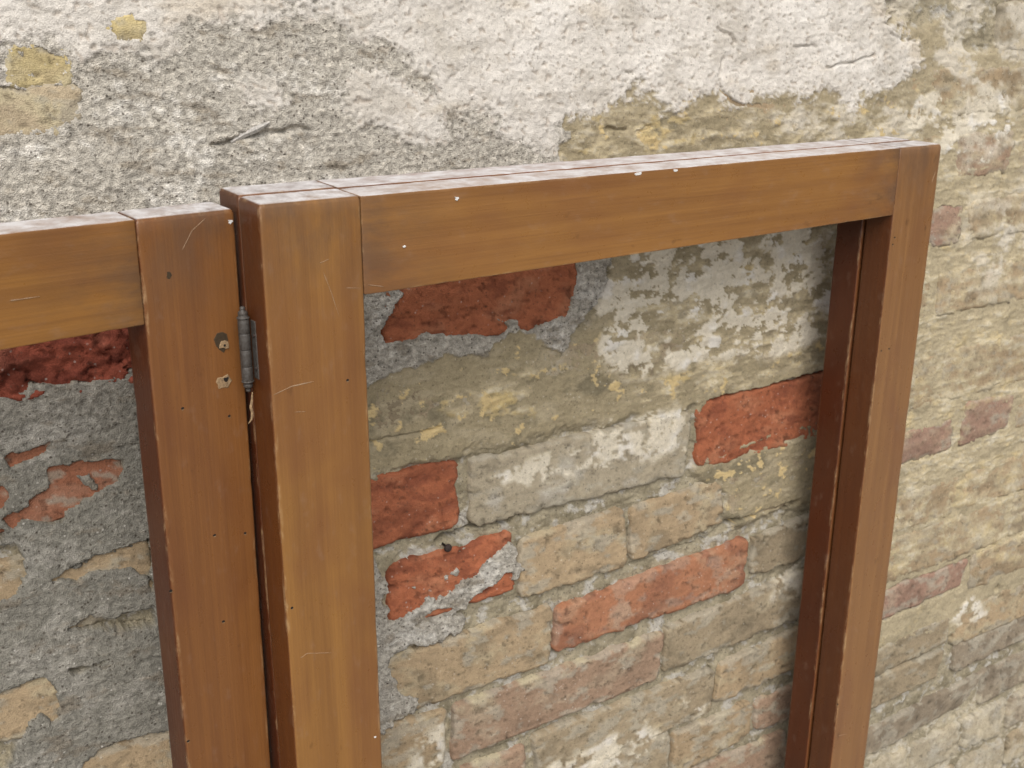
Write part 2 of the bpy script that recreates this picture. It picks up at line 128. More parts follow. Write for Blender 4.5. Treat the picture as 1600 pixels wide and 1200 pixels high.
# ------------------------------------------------------------------ materials
def new_mat(name):
    m = bpy.data.materials.new(name)
    m.use_nodes = True
    return m, m.node_tree, m.node_tree.nodes['Principled BSDF']
def nd(nt, t, **kw):
    n = nt.nodes.new(t)
    for k, v in kw.items():
        setattr(n, k, v)
    return n
def mathn(nt, op, a, b=None, clamp=False):
    n = nd(nt, 'ShaderNodeMath', operation=op, use_clamp=clamp)
    for i, v in enumerate((a, b)):
        if v is None: continue
        if isinstance(v, (int, float)): n.inputs[i].default_value = v
        else: nt.links.new(v, n.inputs[i])
    return n.outputs[0]
def mixn(nt, f, a, b, blend='MIX'):
    n = nd(nt, 'ShaderNodeMix', data_type='RGBA', blend_type=blend)
    for i, v in ((0, f), (6, a), (7, b)):
        if isinstance(v, (int, float)): n.inputs[i].default_value = v
        elif isinstance(v, tuple): n.inputs[i].default_value = (*v, 1)
        else: nt.links.new(v, n.inputs[i])
    return n.outputs[2]
def noise(nt, vec, scale, detail=3, rough=0.55, dist=0.0):
    n = nd(nt, 'ShaderNodeTexNoise')
    n.inputs['Scale'].default_value = scale
    n.inputs['Detail'].default_value = detail
    n.inputs['Roughness'].default_value = rough
    n.inputs['Distortion'].default_value = dist
    nt.links.new(vec, n.inputs['Vector'])
    return n.outputs['Fac']
def maprange(nt, v, a, b, c=0.0, d=1.0):
    n = nd(nt, 'ShaderNodeMapRange')
    nt.links.new(v, n.inputs[0])
    for i, q in enumerate((a, b, c, d)): n.inputs[i + 1].default_value = q
    return n.outputs[0]

def masonry_material():
    m, nt, bs = new_mat('masonry')
    tc = nd(nt, 'ShaderNodeTexCoord').outputs['Object']
    cola = nd(nt, 'ShaderNodeAttribute', attribute_name='Col').outputs['Color']
    gr = nd(nt, 'ShaderNodeAttribute', attribute_name='grain').outputs['Fac']
    n1 = noise(nt, tc, 240, 3, 0.65)
    n2 = noise(nt, tc, 1000, 1, 0.6)
    n3 = noise(nt, tc, 60, 2, 0.6)
    v = mathn(nt, 'ADD', mathn(nt, 'MULTIPLY', mathn(nt, 'SUBTRACT', n1, 0.5), 0.9), mathn(nt, 'MULTIPLY', mathn(nt, 'SUBTRACT', n2, 0.5), 1.0))
    v = mathn(nt, 'MULTIPLY', v, gr)
    v = mathn(nt, 'ADD', v, mathn(nt, 'MULTIPLY', mathn(nt, 'SUBTRACT', n3, 0.5), 0.35))
    v = mathn(nt, 'ADD', v, 1.0)
    vv = nd(nt, 'ShaderNodeCombineXYZ')
    for i in range(3): nt.links.new(v, vv.inputs[i])
    c = mixn(nt, 1.0, cola, vv.outputs[0], 'MULTIPLY')
    # sand grains: dark and pale specks
    vo = nd(nt, 'ShaderNodeTexVoronoi'); vo.inputs['Scale'].default_value = 420
    nt.links.new(tc, vo.inputs['Vector'])
    sep = nd(nt, 'ShaderNodeSeparateColor'); nt.links.new(vo.outputs['Color'], sep.inputs[0])
    spk_d = mathn(nt, 'MULTIPLY', maprange(nt, sep.outputs[0], 0.86, 0.92), maprange(nt, vo.outputs['Distance'], 0.55, 0.25))
    spk_l = mathn(nt, 'MULTIPLY', maprange(nt, sep.outputs[1], 0.965, 0.985), maprange(nt, vo.outputs['Distance'], 0.5, 0.25))
    c = mixn(nt, mathn(nt, 'MULTIPLY', mathn(nt, 'MULTIPLY', spk_d, gr), 0.75, True), c, (0.05, 0.038, 0.028))
    c = mixn(nt, mathn(nt, 'MULTIPLY', mathn(nt, 'MULTIPLY', spk_l, gr), 0.6, True), c, (0.62, 0.59, 0.54))
    nt.links.new(c, bs.inputs['Base Color'])
    bs.inputs['Roughness'].default_value = 0.92
    bs.inputs['Specular IOR Level'].default_value = 0.25
    b1 = nd(nt, 'ShaderNodeBump'); b1.inputs['Distance'].default_value = 0.0022
    hb = mathn(nt, 'ADD', mathn(nt, 'MULTIPLY', n1, 1.0), mathn(nt, 'MULTIPLY', n2, 0.75))
    nt.links.new(hb, b1.inputs['Height'])
    nt.links.new(mathn(nt, 'ADD', mathn(nt, 'MULTIPLY', gr, 0.7), 0.18, True), b1.inputs['Strength'])
    nt.links.new(b1.outputs[0], bs.inputs['Normal'])
    return m

def wood_material():
    m, nt, bs = new_mat('varnished_wood')
    gco = nd(nt, 'ShaderNodeAttribute', attribute_name='grain_co').outputs['Vector']
    edge = nd(nt, 'ShaderNodeAttribute', attribute_name='edge').outputs['Fac']
    oi = nd(nt, 'ShaderNodeObjectInfo')
    def mapped(s):
        mp = nd(nt, 'ShaderNodeMapping'); mp.inputs['Scale'].default_value = s
        nt.links.new(gco, mp.inputs['Vector']); return mp.outputs[0]
    g1 = noise(nt, mapped((2.4, 85, 85)), 1.0, 5, 0.62, 0.5)     # broad figure
    g2 = noise(nt, mapped((11, 620, 620)), 1.0, 3, 0.65, 0.1)    # fibres and pores
    g3 = noise(nt, mapped((6, 13, 13)), 1.0, 3, 0.55, 0.5)       # blotches of old varnish
    g4 = noise(nt, mapped((60, 90, 90)), 1.0, 5, 0.65)           # grime and wear
    c = mixn(nt, maprange(nt, g1, 0.28, 0.72), (0.172, 0.072, 0.0150), (0.258, 0.119, 0.0265))
    c = mixn(nt, maprange(nt, g2, 0.42, 0.75, 0.0, 0.28), c, (0.105, 0.040, 0.011))
    c = mixn(nt, maprange(nt, g3, 0.47, 0.74, 0.0, 0.75), c, (0.140, 0.049, 0.0145))
    c = mixn(nt, 1.0, c, oi.outputs['Color'], 'MULTIPLY')
    c = mixn(nt, 0.08, c, (0.27, 0.205, 0.155))  # sheen haze of the varnish, mixed evenly into the colour
    # the edges of the stiles are tinted darker and redder than their faces
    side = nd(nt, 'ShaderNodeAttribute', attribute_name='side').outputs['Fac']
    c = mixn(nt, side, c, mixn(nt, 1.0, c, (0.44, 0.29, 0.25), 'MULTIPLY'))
    # thin dusty film, gathered in streaks
    c = mixn(nt, maprange(nt, g4, 0.58, 0.85, 0.0, 0.22), c, (0.30, 0.21, 0.16))
    # hand grime and weather near the ends of each member
    endd = nd(nt, 'ShaderNodeAttribute', attribute_name='end_dist').outputs['Fac']
    ge_ = mathn(nt, 'MULTIPLY', maprange(nt, endd, 0.0, 0.075, 1.0, 0.0), maprange(nt, noise(nt, mapped((22, 45, 45)), 1.0, 5, 0.65), 0.36, 0.62), True)
    c = mixn(nt, mathn(nt, 'MULTIPLY', ge_, 0.62), c, (0.085, 0.047, 0.026))
    # darker ingrained spots
    g5 = noise(nt, mapped((34, 60, 60)), 1.0, 4, 0.6)
    c = mixn(nt, maprange(nt, g5, 0.66, 0.80, 0.0, 0.65), c, (0.05, 0.021, 0.009))
    # arrises rubbed to bare wood
    ew = mathn(nt, 'MULTIPLY', edge, maprange(nt, noise(nt, mapped((30, 110, 110)), 1.0, 6, 0.72), 0.52, 0.68), True)
    c = mixn(nt, mathn(nt, 'MULTIPLY', ew, 0.6), c, (0.44, 0.30, 0.16))
    # dust settled on faces that look up
    ge = nd(nt, 'ShaderNodeNewGeometry')
    sx = nd(nt, 'ShaderNodeSeparateXYZ'); nt.links.new(ge.outputs['Normal'], sx.inputs[0])
    up = maprange(nt, sx.outputs[2], 0.75, 0.98)
    gd = noise(nt, mapped((55, 80, 80)), 1.0, 6, 0.7)
    dust = mathn(nt, 'MULTIPLY', up, maprange(nt, gd, 0.30, 0.62, 0.30, 1.0), True)
    c = mixn(nt, dust, c, (0.60, 0.585, 0.595))
    nt.links.new(c, bs.inputs['Base Color'])
    r = mathn(nt, 'ADD', mathn(nt, 'ADD', maprange(nt, g4, 0.3, 0.8, 0.24, 0.46), mathn(nt, 'MULTIPLY', ge_, 0.25)), mathn(nt, 'MULTIPLY', dust, 0.5), True)
    nt.links.new(r, bs.inputs['Roughness'])
    bs.inputs['Specular IOR Level'].default_value = 0.45
    b = nd(nt, 'ShaderNodeBump'); b.inputs['Distance'].default_value = 0.0004; b.inputs['Strength'].default_value = 0.35
    nt.links.new(mathn(nt, 'ADD', g2, mathn(nt, 'MULTIPLY', g4, 1.2)), b.inputs['Height'])
    nt.links.new(b.outputs[0], bs.inputs['Normal'])
    return m

def plain_material(name, rgb, rough=0.8, metal=0.0, var=0.3, scale=300, dark=None):
    m, nt, bs = new_mat(name)
    tc = nd(nt, 'ShaderNodeTexCoord').outputs['Object']
    n = noise(nt, tc, scale, 5, 0.65)
    d = dark or tuple(v * (1 - var * 1.6) for v in rgb)
    nt.links.new(mixn(nt, maprange(nt, n, 0.3, 0.72), d, rgb), bs.inputs['Base Color'])
    bs.inputs['Roughness'].default_value = rough
    bs.inputs['Metallic'].default_value = metal
    b = nd(nt, 'ShaderNodeBump'); b.inputs['Distance'].default_value = 0.0005; b.inputs['Strength'].default_value = 0.4
    nt.links.new(n, b.inputs['Height']); nt.links.new(b.outputs[0], bs.inputs['Normal'])
    return m

M_MAS = masonry_material()
M_WOOD = wood_material()
M_HOLE = plain_material('hole_shade', (0.012, 0.007, 0.004), 0.95)  # near-black colour stands in for the shade inside small holes
M_RAW = plain_material('bare_splintered_wood', (0.38, 0.25, 0.135), 0.85, 0, 0.4, 700)
M_STAIN = plain_material('iron_stained_wood', (0.055, 0.032, 0.012), 0.8, 0, 0.3, 500)
M_PAINT = plain_material('white_paint', (0.74, 0.73, 0.72), 0.6, 0, 0.15, 900)
M_SCR = plain_material('scratched_varnish', (0.40, 0.27, 0.17), 0.8, 0, 0.3, 900)
M_IRON = plain_material('aged_iron', (0.105, 0.10, 0.095), 0.55, 0.3, 0.45, 520, (0.045, 0.034, 0.026))
M_SPLINT = plain_material('weathered_splinter', (0.60, 0.57, 0.53), 0.85, 0, 0.35, 600)
M_RUST = plain_material('rusty_iron', (0.055, 0.035, 0.03), 0.8, 0.2, 0.4, 800)
M_PAVE = plain_material('paving', (0.30, 0.28, 0.25), 0.9, 0, 0.3, 6)

# ------------------------------------------------------------------ object helpers
def tag(o, label=None, cat=None, group=None, kind=None):
    for k, v in (('label', label), ('category', cat), ('group', group), ('kind', kind)):
        if v: o[k] = v
    return o
def empty(name, mtx=None):
    o = bpy.data.objects.new(name, None)
    o.empty_display_size = 0.05
    col.objects.link(o)
    if mtx is not None: o.matrix_world = mtx
    return o
def mesh_obj(name, v, faces, mat, parent=None, smooth=True):
    me = bpy.data.meshes.new(name)
    me.from_pydata([tuple(p) for p in v], [], faces)
    me.materials.append(mat)
    if smooth: me.polygons.foreach_set('use_smooth', [True] * len(me.polygons))
    me.update()
    o = bpy.data.objects.new(name, me)
    col.objects.link(o)
    if parent: o.parent = parent
    return o
def grid_obj(name, V, nz, nx, mat, parent, colr, grain, back=None):
    """V (nz*nx,3) height-field grid; optional skirt going back by `back` metres"""
    idx = np.arange(nz * nx).reshape(nz, nx)
    q = np.stack([idx[:-1, :-1], idx[:-1, 1:], idx[1:, 1:], idx[1:, :-1]], -1).reshape(-1, 4)
    if back:
        ring = np.concatenate([idx[0, :], idx[1:, -1], idx[-1, -2::-1], idx[-2:0:-1, 0]])
        n0 = len(V); sk = V[ring].copy(); sk[:, 1] += back
        V = np.concatenate([V, sk]); k = len(ring); r2 = np.roll(ring, -1)
        a = n0 + np.arange(k); b = np.roll(a, -1)
        q = np.concatenate([q, np.stack([r2, ring, a, b], -1)])
        colr = np.concatenate([colr, colr[ring]]); grain = np.concatenate([grain, grain[ring]])
    me = bpy.data.meshes.new(name)
    me.vertices.add(len(V)); me.vertices.foreach_set('co', V.astype(np.float32).ravel())
    me.loops.add(q.size); me.loops.foreach_set('vertex_index', q.astype(np.int32).ravel())
    me.polygons.add(len(q)); me.polygons.foreach_set('loop_start', np.arange(0, q.size, 4, dtype=np.int32))
    me.polygons.foreach_set('use_smooth', np.ones(len(q), bool))
    me.update(calc_edges=True)
    ca = me.attributes.new('Col', 'FLOAT_COLOR', 'POINT')
    rgba = np.ones((len(V), 4), np.float32); rgba[:, :3] = np.clip(colr, 0.004, 0.9)
    ca.data.foreach_set('color', rgba.ravel())
    ga = me.attributes.new('grain', 'FLOAT', 'POINT')
    ga.data.foreach_set('value', grain.astype(np.float32).ravel())
    me.materials.append(mat)
    o = bpy.data.objects.new(name, me)
    col.objects.link(o)
    o.parent = parent
    return o

# ------------------------------------------------------------------ ground
gs = 6.0
g = mesh_obj('pavement', [(-gs, -gs, 0), (gs, -gs, 0), (gs, 0.6, 0), (-gs, 0.6, 0)], [(0, 1, 2, 3)], M_PAVE, None, False)
tag(g, kind='structure')

# ------------------------------------------------------------------ the wall
wall = tag(empty('brick_wall'), 'weathered brick wall with crumbling plaster behind the wooden frames', 'wall')

def spaced(pairs):
    out = []
    for a, b, d in pairs:
        n = max(1, int(round((b - a) / d))); out.append(np.linspace(a, b, n, endpoint=False))
    out.append(np.array([pairs[-1][1]]))
    return np.concatenate(out).astype(np.float32)
xs = spaced([(-1.6, -0.12, 0.03), (-0.12, 0.62, 0.00125), (0.62, 1.0, 0.0017), (1.0, 1.56, 0.0023), (1.56, 3.0, 0.03)])
zs = spaced([(-0.05, 0.33, 0.03), (0.33, 0.90, 0.0020), (0.90, 1.53, 0.00135), (1.53, 2.6, 0.03)])
X = xs[None, :]; Z = zs[:, None]
NX, NZ = len(xs), len(zs)

def poly_sd(px, pz, P):
    """signed distance to polygon, positive inside"""
    d2 = None; ins = None
    n = len(P)
    for i in range(n):
        ax_, az_ = P[i]; bx_, bz_ = P[(i + 1) % n]
        ex, ez = bx_ - ax_, bz_ - az_
        wx, wz = px - ax_, pz - az_
        t = np.clip((wx * ex + wz * ez) / max(ex * ex + ez * ez, 1e-12), 0, 1)
        dd = (wx - ex * t) ** 2 + (wz - ez * t) ** 2
        d2 = dd if d2 is None else np.minimum(d2, dd)
        c = ((az_ <= pz) & (bz_ > pz)) | ((bz_ <= pz) & (az_ > pz))
        if abs(ez) > 1e-9:
            cr = c & (px < ax_ + (pz - az_) * ex / ez)
            ins = cr if ins is None else ins ^ cr
    d = np.sqrt(d2)
    return np.where(ins, d, -d)
def zone(polys, n, amp, soft=0.0008, margin=0.03):
    m = np.zeros((NZ, NX), np.float32)
    for P in polys:
        q = np.array(P); mg = margin + amp
        a, b = np.searchsorted(xs, [q[:, 0].min() - mg, q[:, 0].max() + mg])
        c, d = np.searchsorted(zs, [q[:, 1].min() - mg, q[:, 1].max() + mg])
        if b <= a or d <= c: continue
        sd = poly_sd(X[:, a:b], Z[c:d], P)
        v = sst(-soft, soft, sd + amp * n[c:d, a:b])
        m[c:d, a:b] = np.maximum(m[c:d, a:b], v)
    return m
def line_groove(pts, width, n):
    P = np.array(pts); mg = width * 3 + 0.004
    a, b = np.searchsorted(xs, [P[:, 0].min() - mg, P[:, 0].max() + mg])
    c, d = np.searchsorted(zs, [P[:, 1].min() - mg, P[:, 1].max() + mg])
    d2 = None
    for (x0, z0), (x1, z1) in zip(pts[:-1], pts[1:]):
        ex, ez = x1 - x0, z1 - z0
        px = X[:, a:b] + 0.0025 * n[c:d, a:b]; pz = Z[c:d] + 0.003 * n[c:d, a:b]
        t = np.clip(((px - x0) * ex + (pz - z0) * ez) / (ex * ex + ez * ez + 1e-12), 0, 1)
        dd = (px - x0 - ex * t) ** 2 + (pz - z0 - ez * t) ** 2
        d2 = dd if d2 is None else np.minimum(d2, dd)
    return (slice(c, d), slice(a, b)), np.sqrt(d2)

def undul(x, z):
    return 0.0035 * fbm(x, z, 0.34, 2, 900)

n_edge = fbm(X, Z, 0.020, 5, 10, 1.2, 0.6)
n_edge2 = fbm(X, Z, 0.045, 6, 20, 1.3, 0.62)
n_mid = fbm(X, Z, 0.030, 5, 30, 1.2, 0.55)
n_fine = fbm(X, Z, 0.0065, 3, 40, 1.3, 0.6)
n_grit = fbm(X, Z, 0.0035, 2, 50, 1.3, 0.7)
n_str = fbm(X, Z, 0.016, 5, 60, 3.2, 0.6)
n_str2 = fbm(X, Z, 0.009, 4, 70, 2.6, 0.6)
n_lrg = fbm(X, Z, 0.11, 4, 80, 1.3, 0.5)

mG = zone(RENDER, n_edge + 0.8 * n_edge2, 0.008)
mP0 = zone(PLASTER, n_edge2, 0.020, 0.022, 0.05)
bare = zone(list(BARE.values()), n_edge + 0.5 * n_fine, 0.0034, 0.0007, 0.008)
mS = zone(SKIM, n_edge2, 0.012, 0.006, 0.03)
zO = zone(OCHRE, n_edge2, 0.016, 0.006, 0.04)
zF = zone(FLAKE, n_edge2, 0.016, 0.008, 0.03)
mS = mS * (1 - bare)
# the plaster crumbles away towards its edge
pw = mP0 + 0.26 * n_edge + 0.36 * n_fine + 0.2 * n_grit
mP = sst(0.28, 0.72, pw) * (1 - bare)                  # thickness fades out
mPc = sst(0.30, 0.66, pw) * (1 - bare)
right = sst(0.95, 1.08, X + 0 * Z)

# height of the mortar / render sheet in front of the brick faces (metres)
H = -0.0058 + 0.0042 * n_mid + 0.0014 * n_fine + 0.0006 * n_grit
H = H - 0.0030 * bare
C = np.empty((NZ, NX, 3), np.float32); C[:] = (0.30, 0.262, 0.185)
C = mixc(C, (0.215, 0.185, 0.125), sst(0.0, 0.45, n_mid))
C = mixc(C, (0.40, 0.375, 0.33), sst(0.12, 0.4, n_edge + 0.3 * n_fine))
G = np.full((NZ, NX), 0.75, np.float32)

# thin khaki skim dragged over the bricks
hs = 0.0008 - 0.0014 * right + 0.0016 * n_mid + 0.0009 * n_str2 + 0.0006 * n_fine + 0.0004 * n_grit
H = H + (np.maximum(hs, H) - H) * mS
cs = np.empty_like(C); cs[:] = (0.285, 0.238, 0.152)
cs = mixc(cs, (0.37, 0.312, 0.208), right)
cs = mixc(cs, (0.325, 0.275, 0.185), sst(-0.05, 0.4, n_str))
cs = mixc(cs, (0.19, 0.162, 0.106), sst(0.1, 0.5, n_edge2) * (1 - 0.6 * right))
C = mixc(C, cs, mS); G = G * (1 - mS) + 0.5 * mS

# coarse grey cement render
mGb = mG * (1 - bare)
low = sst(1.30, 1.14, Z + 0 * X) * sst(0.34, 0.24, X + 0 * Z)                       # greyer, damp render; the narrow opening's shade is painted in too
hr = 0.0030 + 0.0020 * n_lrg + 0.0007 * n_edge + (0.0009 - 0.0004 * low) * n_fine + (0.0011 - 0.0003 * low) * n_grit - 0.0011 * sst(0.3, 0.55, n_str2)
H = H + (hr - H) * mGb
cr = np.empty_like(C); cr[:] = (0.445, 0.412, 0.358)
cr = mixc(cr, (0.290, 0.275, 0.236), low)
cr = mixc(cr, (0.58, 0.55, 0.50), sst(0.05, 0.55, n_edge2 + 0.5 * n_fine) * (1 - 0.75 * low))
cr = mixc(cr, (0.25, 0.215, 0.168), sst(0.2, 0.6, n_str + 0.4 * n_fine) * 0.8)
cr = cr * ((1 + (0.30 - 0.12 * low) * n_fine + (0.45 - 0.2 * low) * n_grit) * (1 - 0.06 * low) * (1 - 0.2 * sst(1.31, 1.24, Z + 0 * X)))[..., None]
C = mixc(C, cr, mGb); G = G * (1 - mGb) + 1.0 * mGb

# white lime plaster over it
pits = sst(0.36, 0.46, n_fine + 0.30 * n_edge + 0.03 * (1 - mP0))
hp = 0.0040 - 0.0018 * sst(0.45, 0.65, X + 0 * Z) + 0.0020 * n_lrg + 0.0014 * n_mid + 0.0007 * n_str2 + 0.0006 * n_fine + 0.0005 * n_grit - 0.0016 * pits
H = H + (hp - H) * mP
cp = np.empty_like(C); cp[:] = (0.60, 0.563, 0.515)
cp = mixc(cp, (0.50, 0.462, 0.41), sst(0.0, 0.5, n_edge2))
cp = mixc(cp, (0.52, 0.445, 0.345), sst(0.15, 0.55, fbm(X, Z, 0.07, 5, 120, 2.2, 0.6)) * 0.6)
cp = mixc(cp, (0.67, 0.635, 0.59), sst(0.1, 0.5, n_lrg))
cp = mixc(cp, (0.36, 0.30, 0.245), pits * 0.5)
cp = mixc(cp, (0.44, 0.385, 0.31), sst(0.15, 0.5, n_str) * right)
C = mixc(C, cp, mPc); G = G * (1 - mP) + 0.45 * mP

# films of paint that lie on mortar and brick alike: ochre distemper, then flaking white
cru = n_str + 0.30 * n_edge + 0.25 * n_fine                 # flaking crust: three layers, each with its own broken edge
k1 = sst(-0.16, -0.04, cru); k2 = sst(0.04, 0.18, cru); k3 = sst(0.32, 0.40, cru)
fO = zO * np.maximum(k1 * 0.62, k2 * 0.9)
cO = np.empty_like(C); cO[:] = (0.395, 0.333, 0.224)
cO = mixc(cO, (0.445, 0.372, 0.240), k2)
cO = mixc(cO, (0.515, 0.450, 0.322), k3)
cO = mixc(cO, (0.47, 0.365, 0.18), sst(0.10, 0.4, n_edge2) * (1 - 0.6 * right))
cO = mixc(cO, (0.45, 0.42, 0.36), sst(0.10, 0.42, n_str2 - 0.4 * n_lrg) * 0.45)
cO = mixc(cO, (0.25, 0.212, 0.145), sst(0.22, 0.5, -n_mid + 0.3 * n_str2) * (0.8 - 0.35 * right))
zL = zone(LIME, n_edge2, 0.05, 0.05, 0.10)
fL = zL * sst(-0.22, 0.25, n_edge2 + 0.4 * n_str + 0.2 * n_fine) * 0.85
fF = zF * (1 - 0.5 * sst(0.72, 0.58, Z + 0 * X)) * sst(0.0, 0.05, 0.55 * n_edge + 0.8 * n_edge2 + 0.3 * n_fine + 0.2 * n_str2 + 0.04)
cF = np.empty_like(C); cF[:] = (0.58, 0.525, 0.425)
cF = mixc(cF, (0.62, 0.585, 0.53), sst(0.05, 0.45, n_mid))
# small ochre crumbs of old paint here and there on the khaki skim
crumb = mS * sst(0.44, 0.49, n_edge + 0.4 * n_edge2 + 0.2 * n_fine) * (1 - fF) * (1 - 0.65 * right)
film_a = np.maximum(np.maximum(np.maximum(fO, fF), crumb), fL) * (1 - mP) * (1 - mGb) * (1 - 0.8 * bare * (1 - mG))
film_c = mixc(mixc(mixc(cO, (0.57, 0.525, 0.455), fL), (0.50, 0.385, 0.20), crumb), cF, fF)
film_h = (0.0006 * fF + 0.0004 * crumb + zO * (0.0003 * k1 + 0.0004 * k2 + 0.0004 * k3)) * (1 - mP) * (1 - mGb)
C = mixc(C, film_c, film_a); H = H + film_h
G = G * (1 - 0.35 * film_a)

for pts, w_mm, d_mm in CRACKS:
    sl, dist = line_groove(pts, w_mm * 1e-3, n_edge)
    if dist.size == 0: continue
    w_ = w_mm * 1e-3 * (0.55 + 0.9 * np.clip(n_mid[sl] + 0.35, 0, 1))
    k = sst(1.0, 0.35, dist / w_)
    H[sl] -= d_mm * 1e-3 * k
for (hx, hz), r_mm, d_mm in HOLES:
    a, b = np.searchsorted(xs, [hx - 0.02, hx + 0.02]); c, d = np.searchsorted(zs, [hz - 0.02, hz + 0.02])
    rr = np.sqrt((X[:, a:b] - hx) ** 2 + ((Z[c:d] - hz) * 1.3) ** 2) + 0.003 * n_edge[c:d, a:b]
    H[c:d, a:b] -= d_mm * 1e-3 * sst(r_mm * 1.4e-3, r_mm * 0.5e-3, rr)

UND = undul(X, Z)
V = np.empty((NZ, NX, 3), np.float32)
V[..., 0] = X; V[..., 1] = -(H + UND); V[..., 2] = Z
# top row first so that faces look towards the street
V = V[::-1].reshape(-1, 3)
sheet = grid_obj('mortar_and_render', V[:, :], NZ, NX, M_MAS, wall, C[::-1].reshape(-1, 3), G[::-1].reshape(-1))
me = sheet.data; me.flip_normals()

def look(F, x, z):
    i = np.clip(np.searchsorted(xs, x) - 1, 0, NX - 2); j = np.clip(np.searchsorted(zs, z) - 1, 0, NZ - 2)
    fx = np.clip((x - xs[i]) / (xs[i + 1] - xs[i]), 0, 1); fz = np.clip((z - zs[j]) / (zs[j + 1] - zs[j]), 0, 1)
    if F.ndim == 3: fx = fx[..., None]; fz = fz[..., None]
    return (F[j, i] * (1 - fx) + F[j, i + 1] * fx) * (1 - fz) + (F[j + 1, i] * (1 - fx) + F[j + 1, i + 1] * fx) * fz

# ------------------------------------------------------------------ bricks, one by one
PAL = {  # main, second, dark
    'R': ((0.335, 0.112, 0.055), (0.375, 0.150, 0.080), (0.205, 0.064, 0.034)),
    'RL': ((0.28, 0.115, 0.066), (0.32, 0.155, 0.098), (0.19, 0.08, 0.05)),
    'X': ((0.27, 0.070, 0.042), (0.33, 0.115, 0.075), (0.14, 0.034, 0.022)),
    'S': ((0.335, 0.152, 0.084), (0.37, 0.21, 0.13), (0.235, 0.10, 0.062)),
    'S2': ((0.298, 0.203, 0.140), (0.345, 0.262, 0.185), (0.215, 0.145, 0.10)),
    'P': ((0.300, 0.190, 0.140), (0.37, 0.27, 0.20), (0.235, 0.148, 0.11)),
    'O': ((0.352, 0.264, 0.165), (0.405, 0.335, 0.222), (0.235, 0.180, 0.115)),
    'K': ((0.292, 0.233, 0.155), (0.345, 0.288, 0.20), (0.205, 0.165, 0.110)),
    'W': ((0.355, 0.305, 0.222), (0.42, 0.385, 0.325), (0.275, 0.232, 0.162)),
    'D': ((0.24, 0.195, 0.142), (0.29, 0.245, 0.185), (0.14, 0.11, 0.08)),
    'T': ((0.45, 0.365, 0.25), (0.49, 0.42, 0.28), (0.35, 0.27, 0.18)),
    'Y': ((0.53, 0.43, 0.22), (0.56, 0.49, 0.33), (0.40, 0.32, 0.18)),
}
n_brick = 0
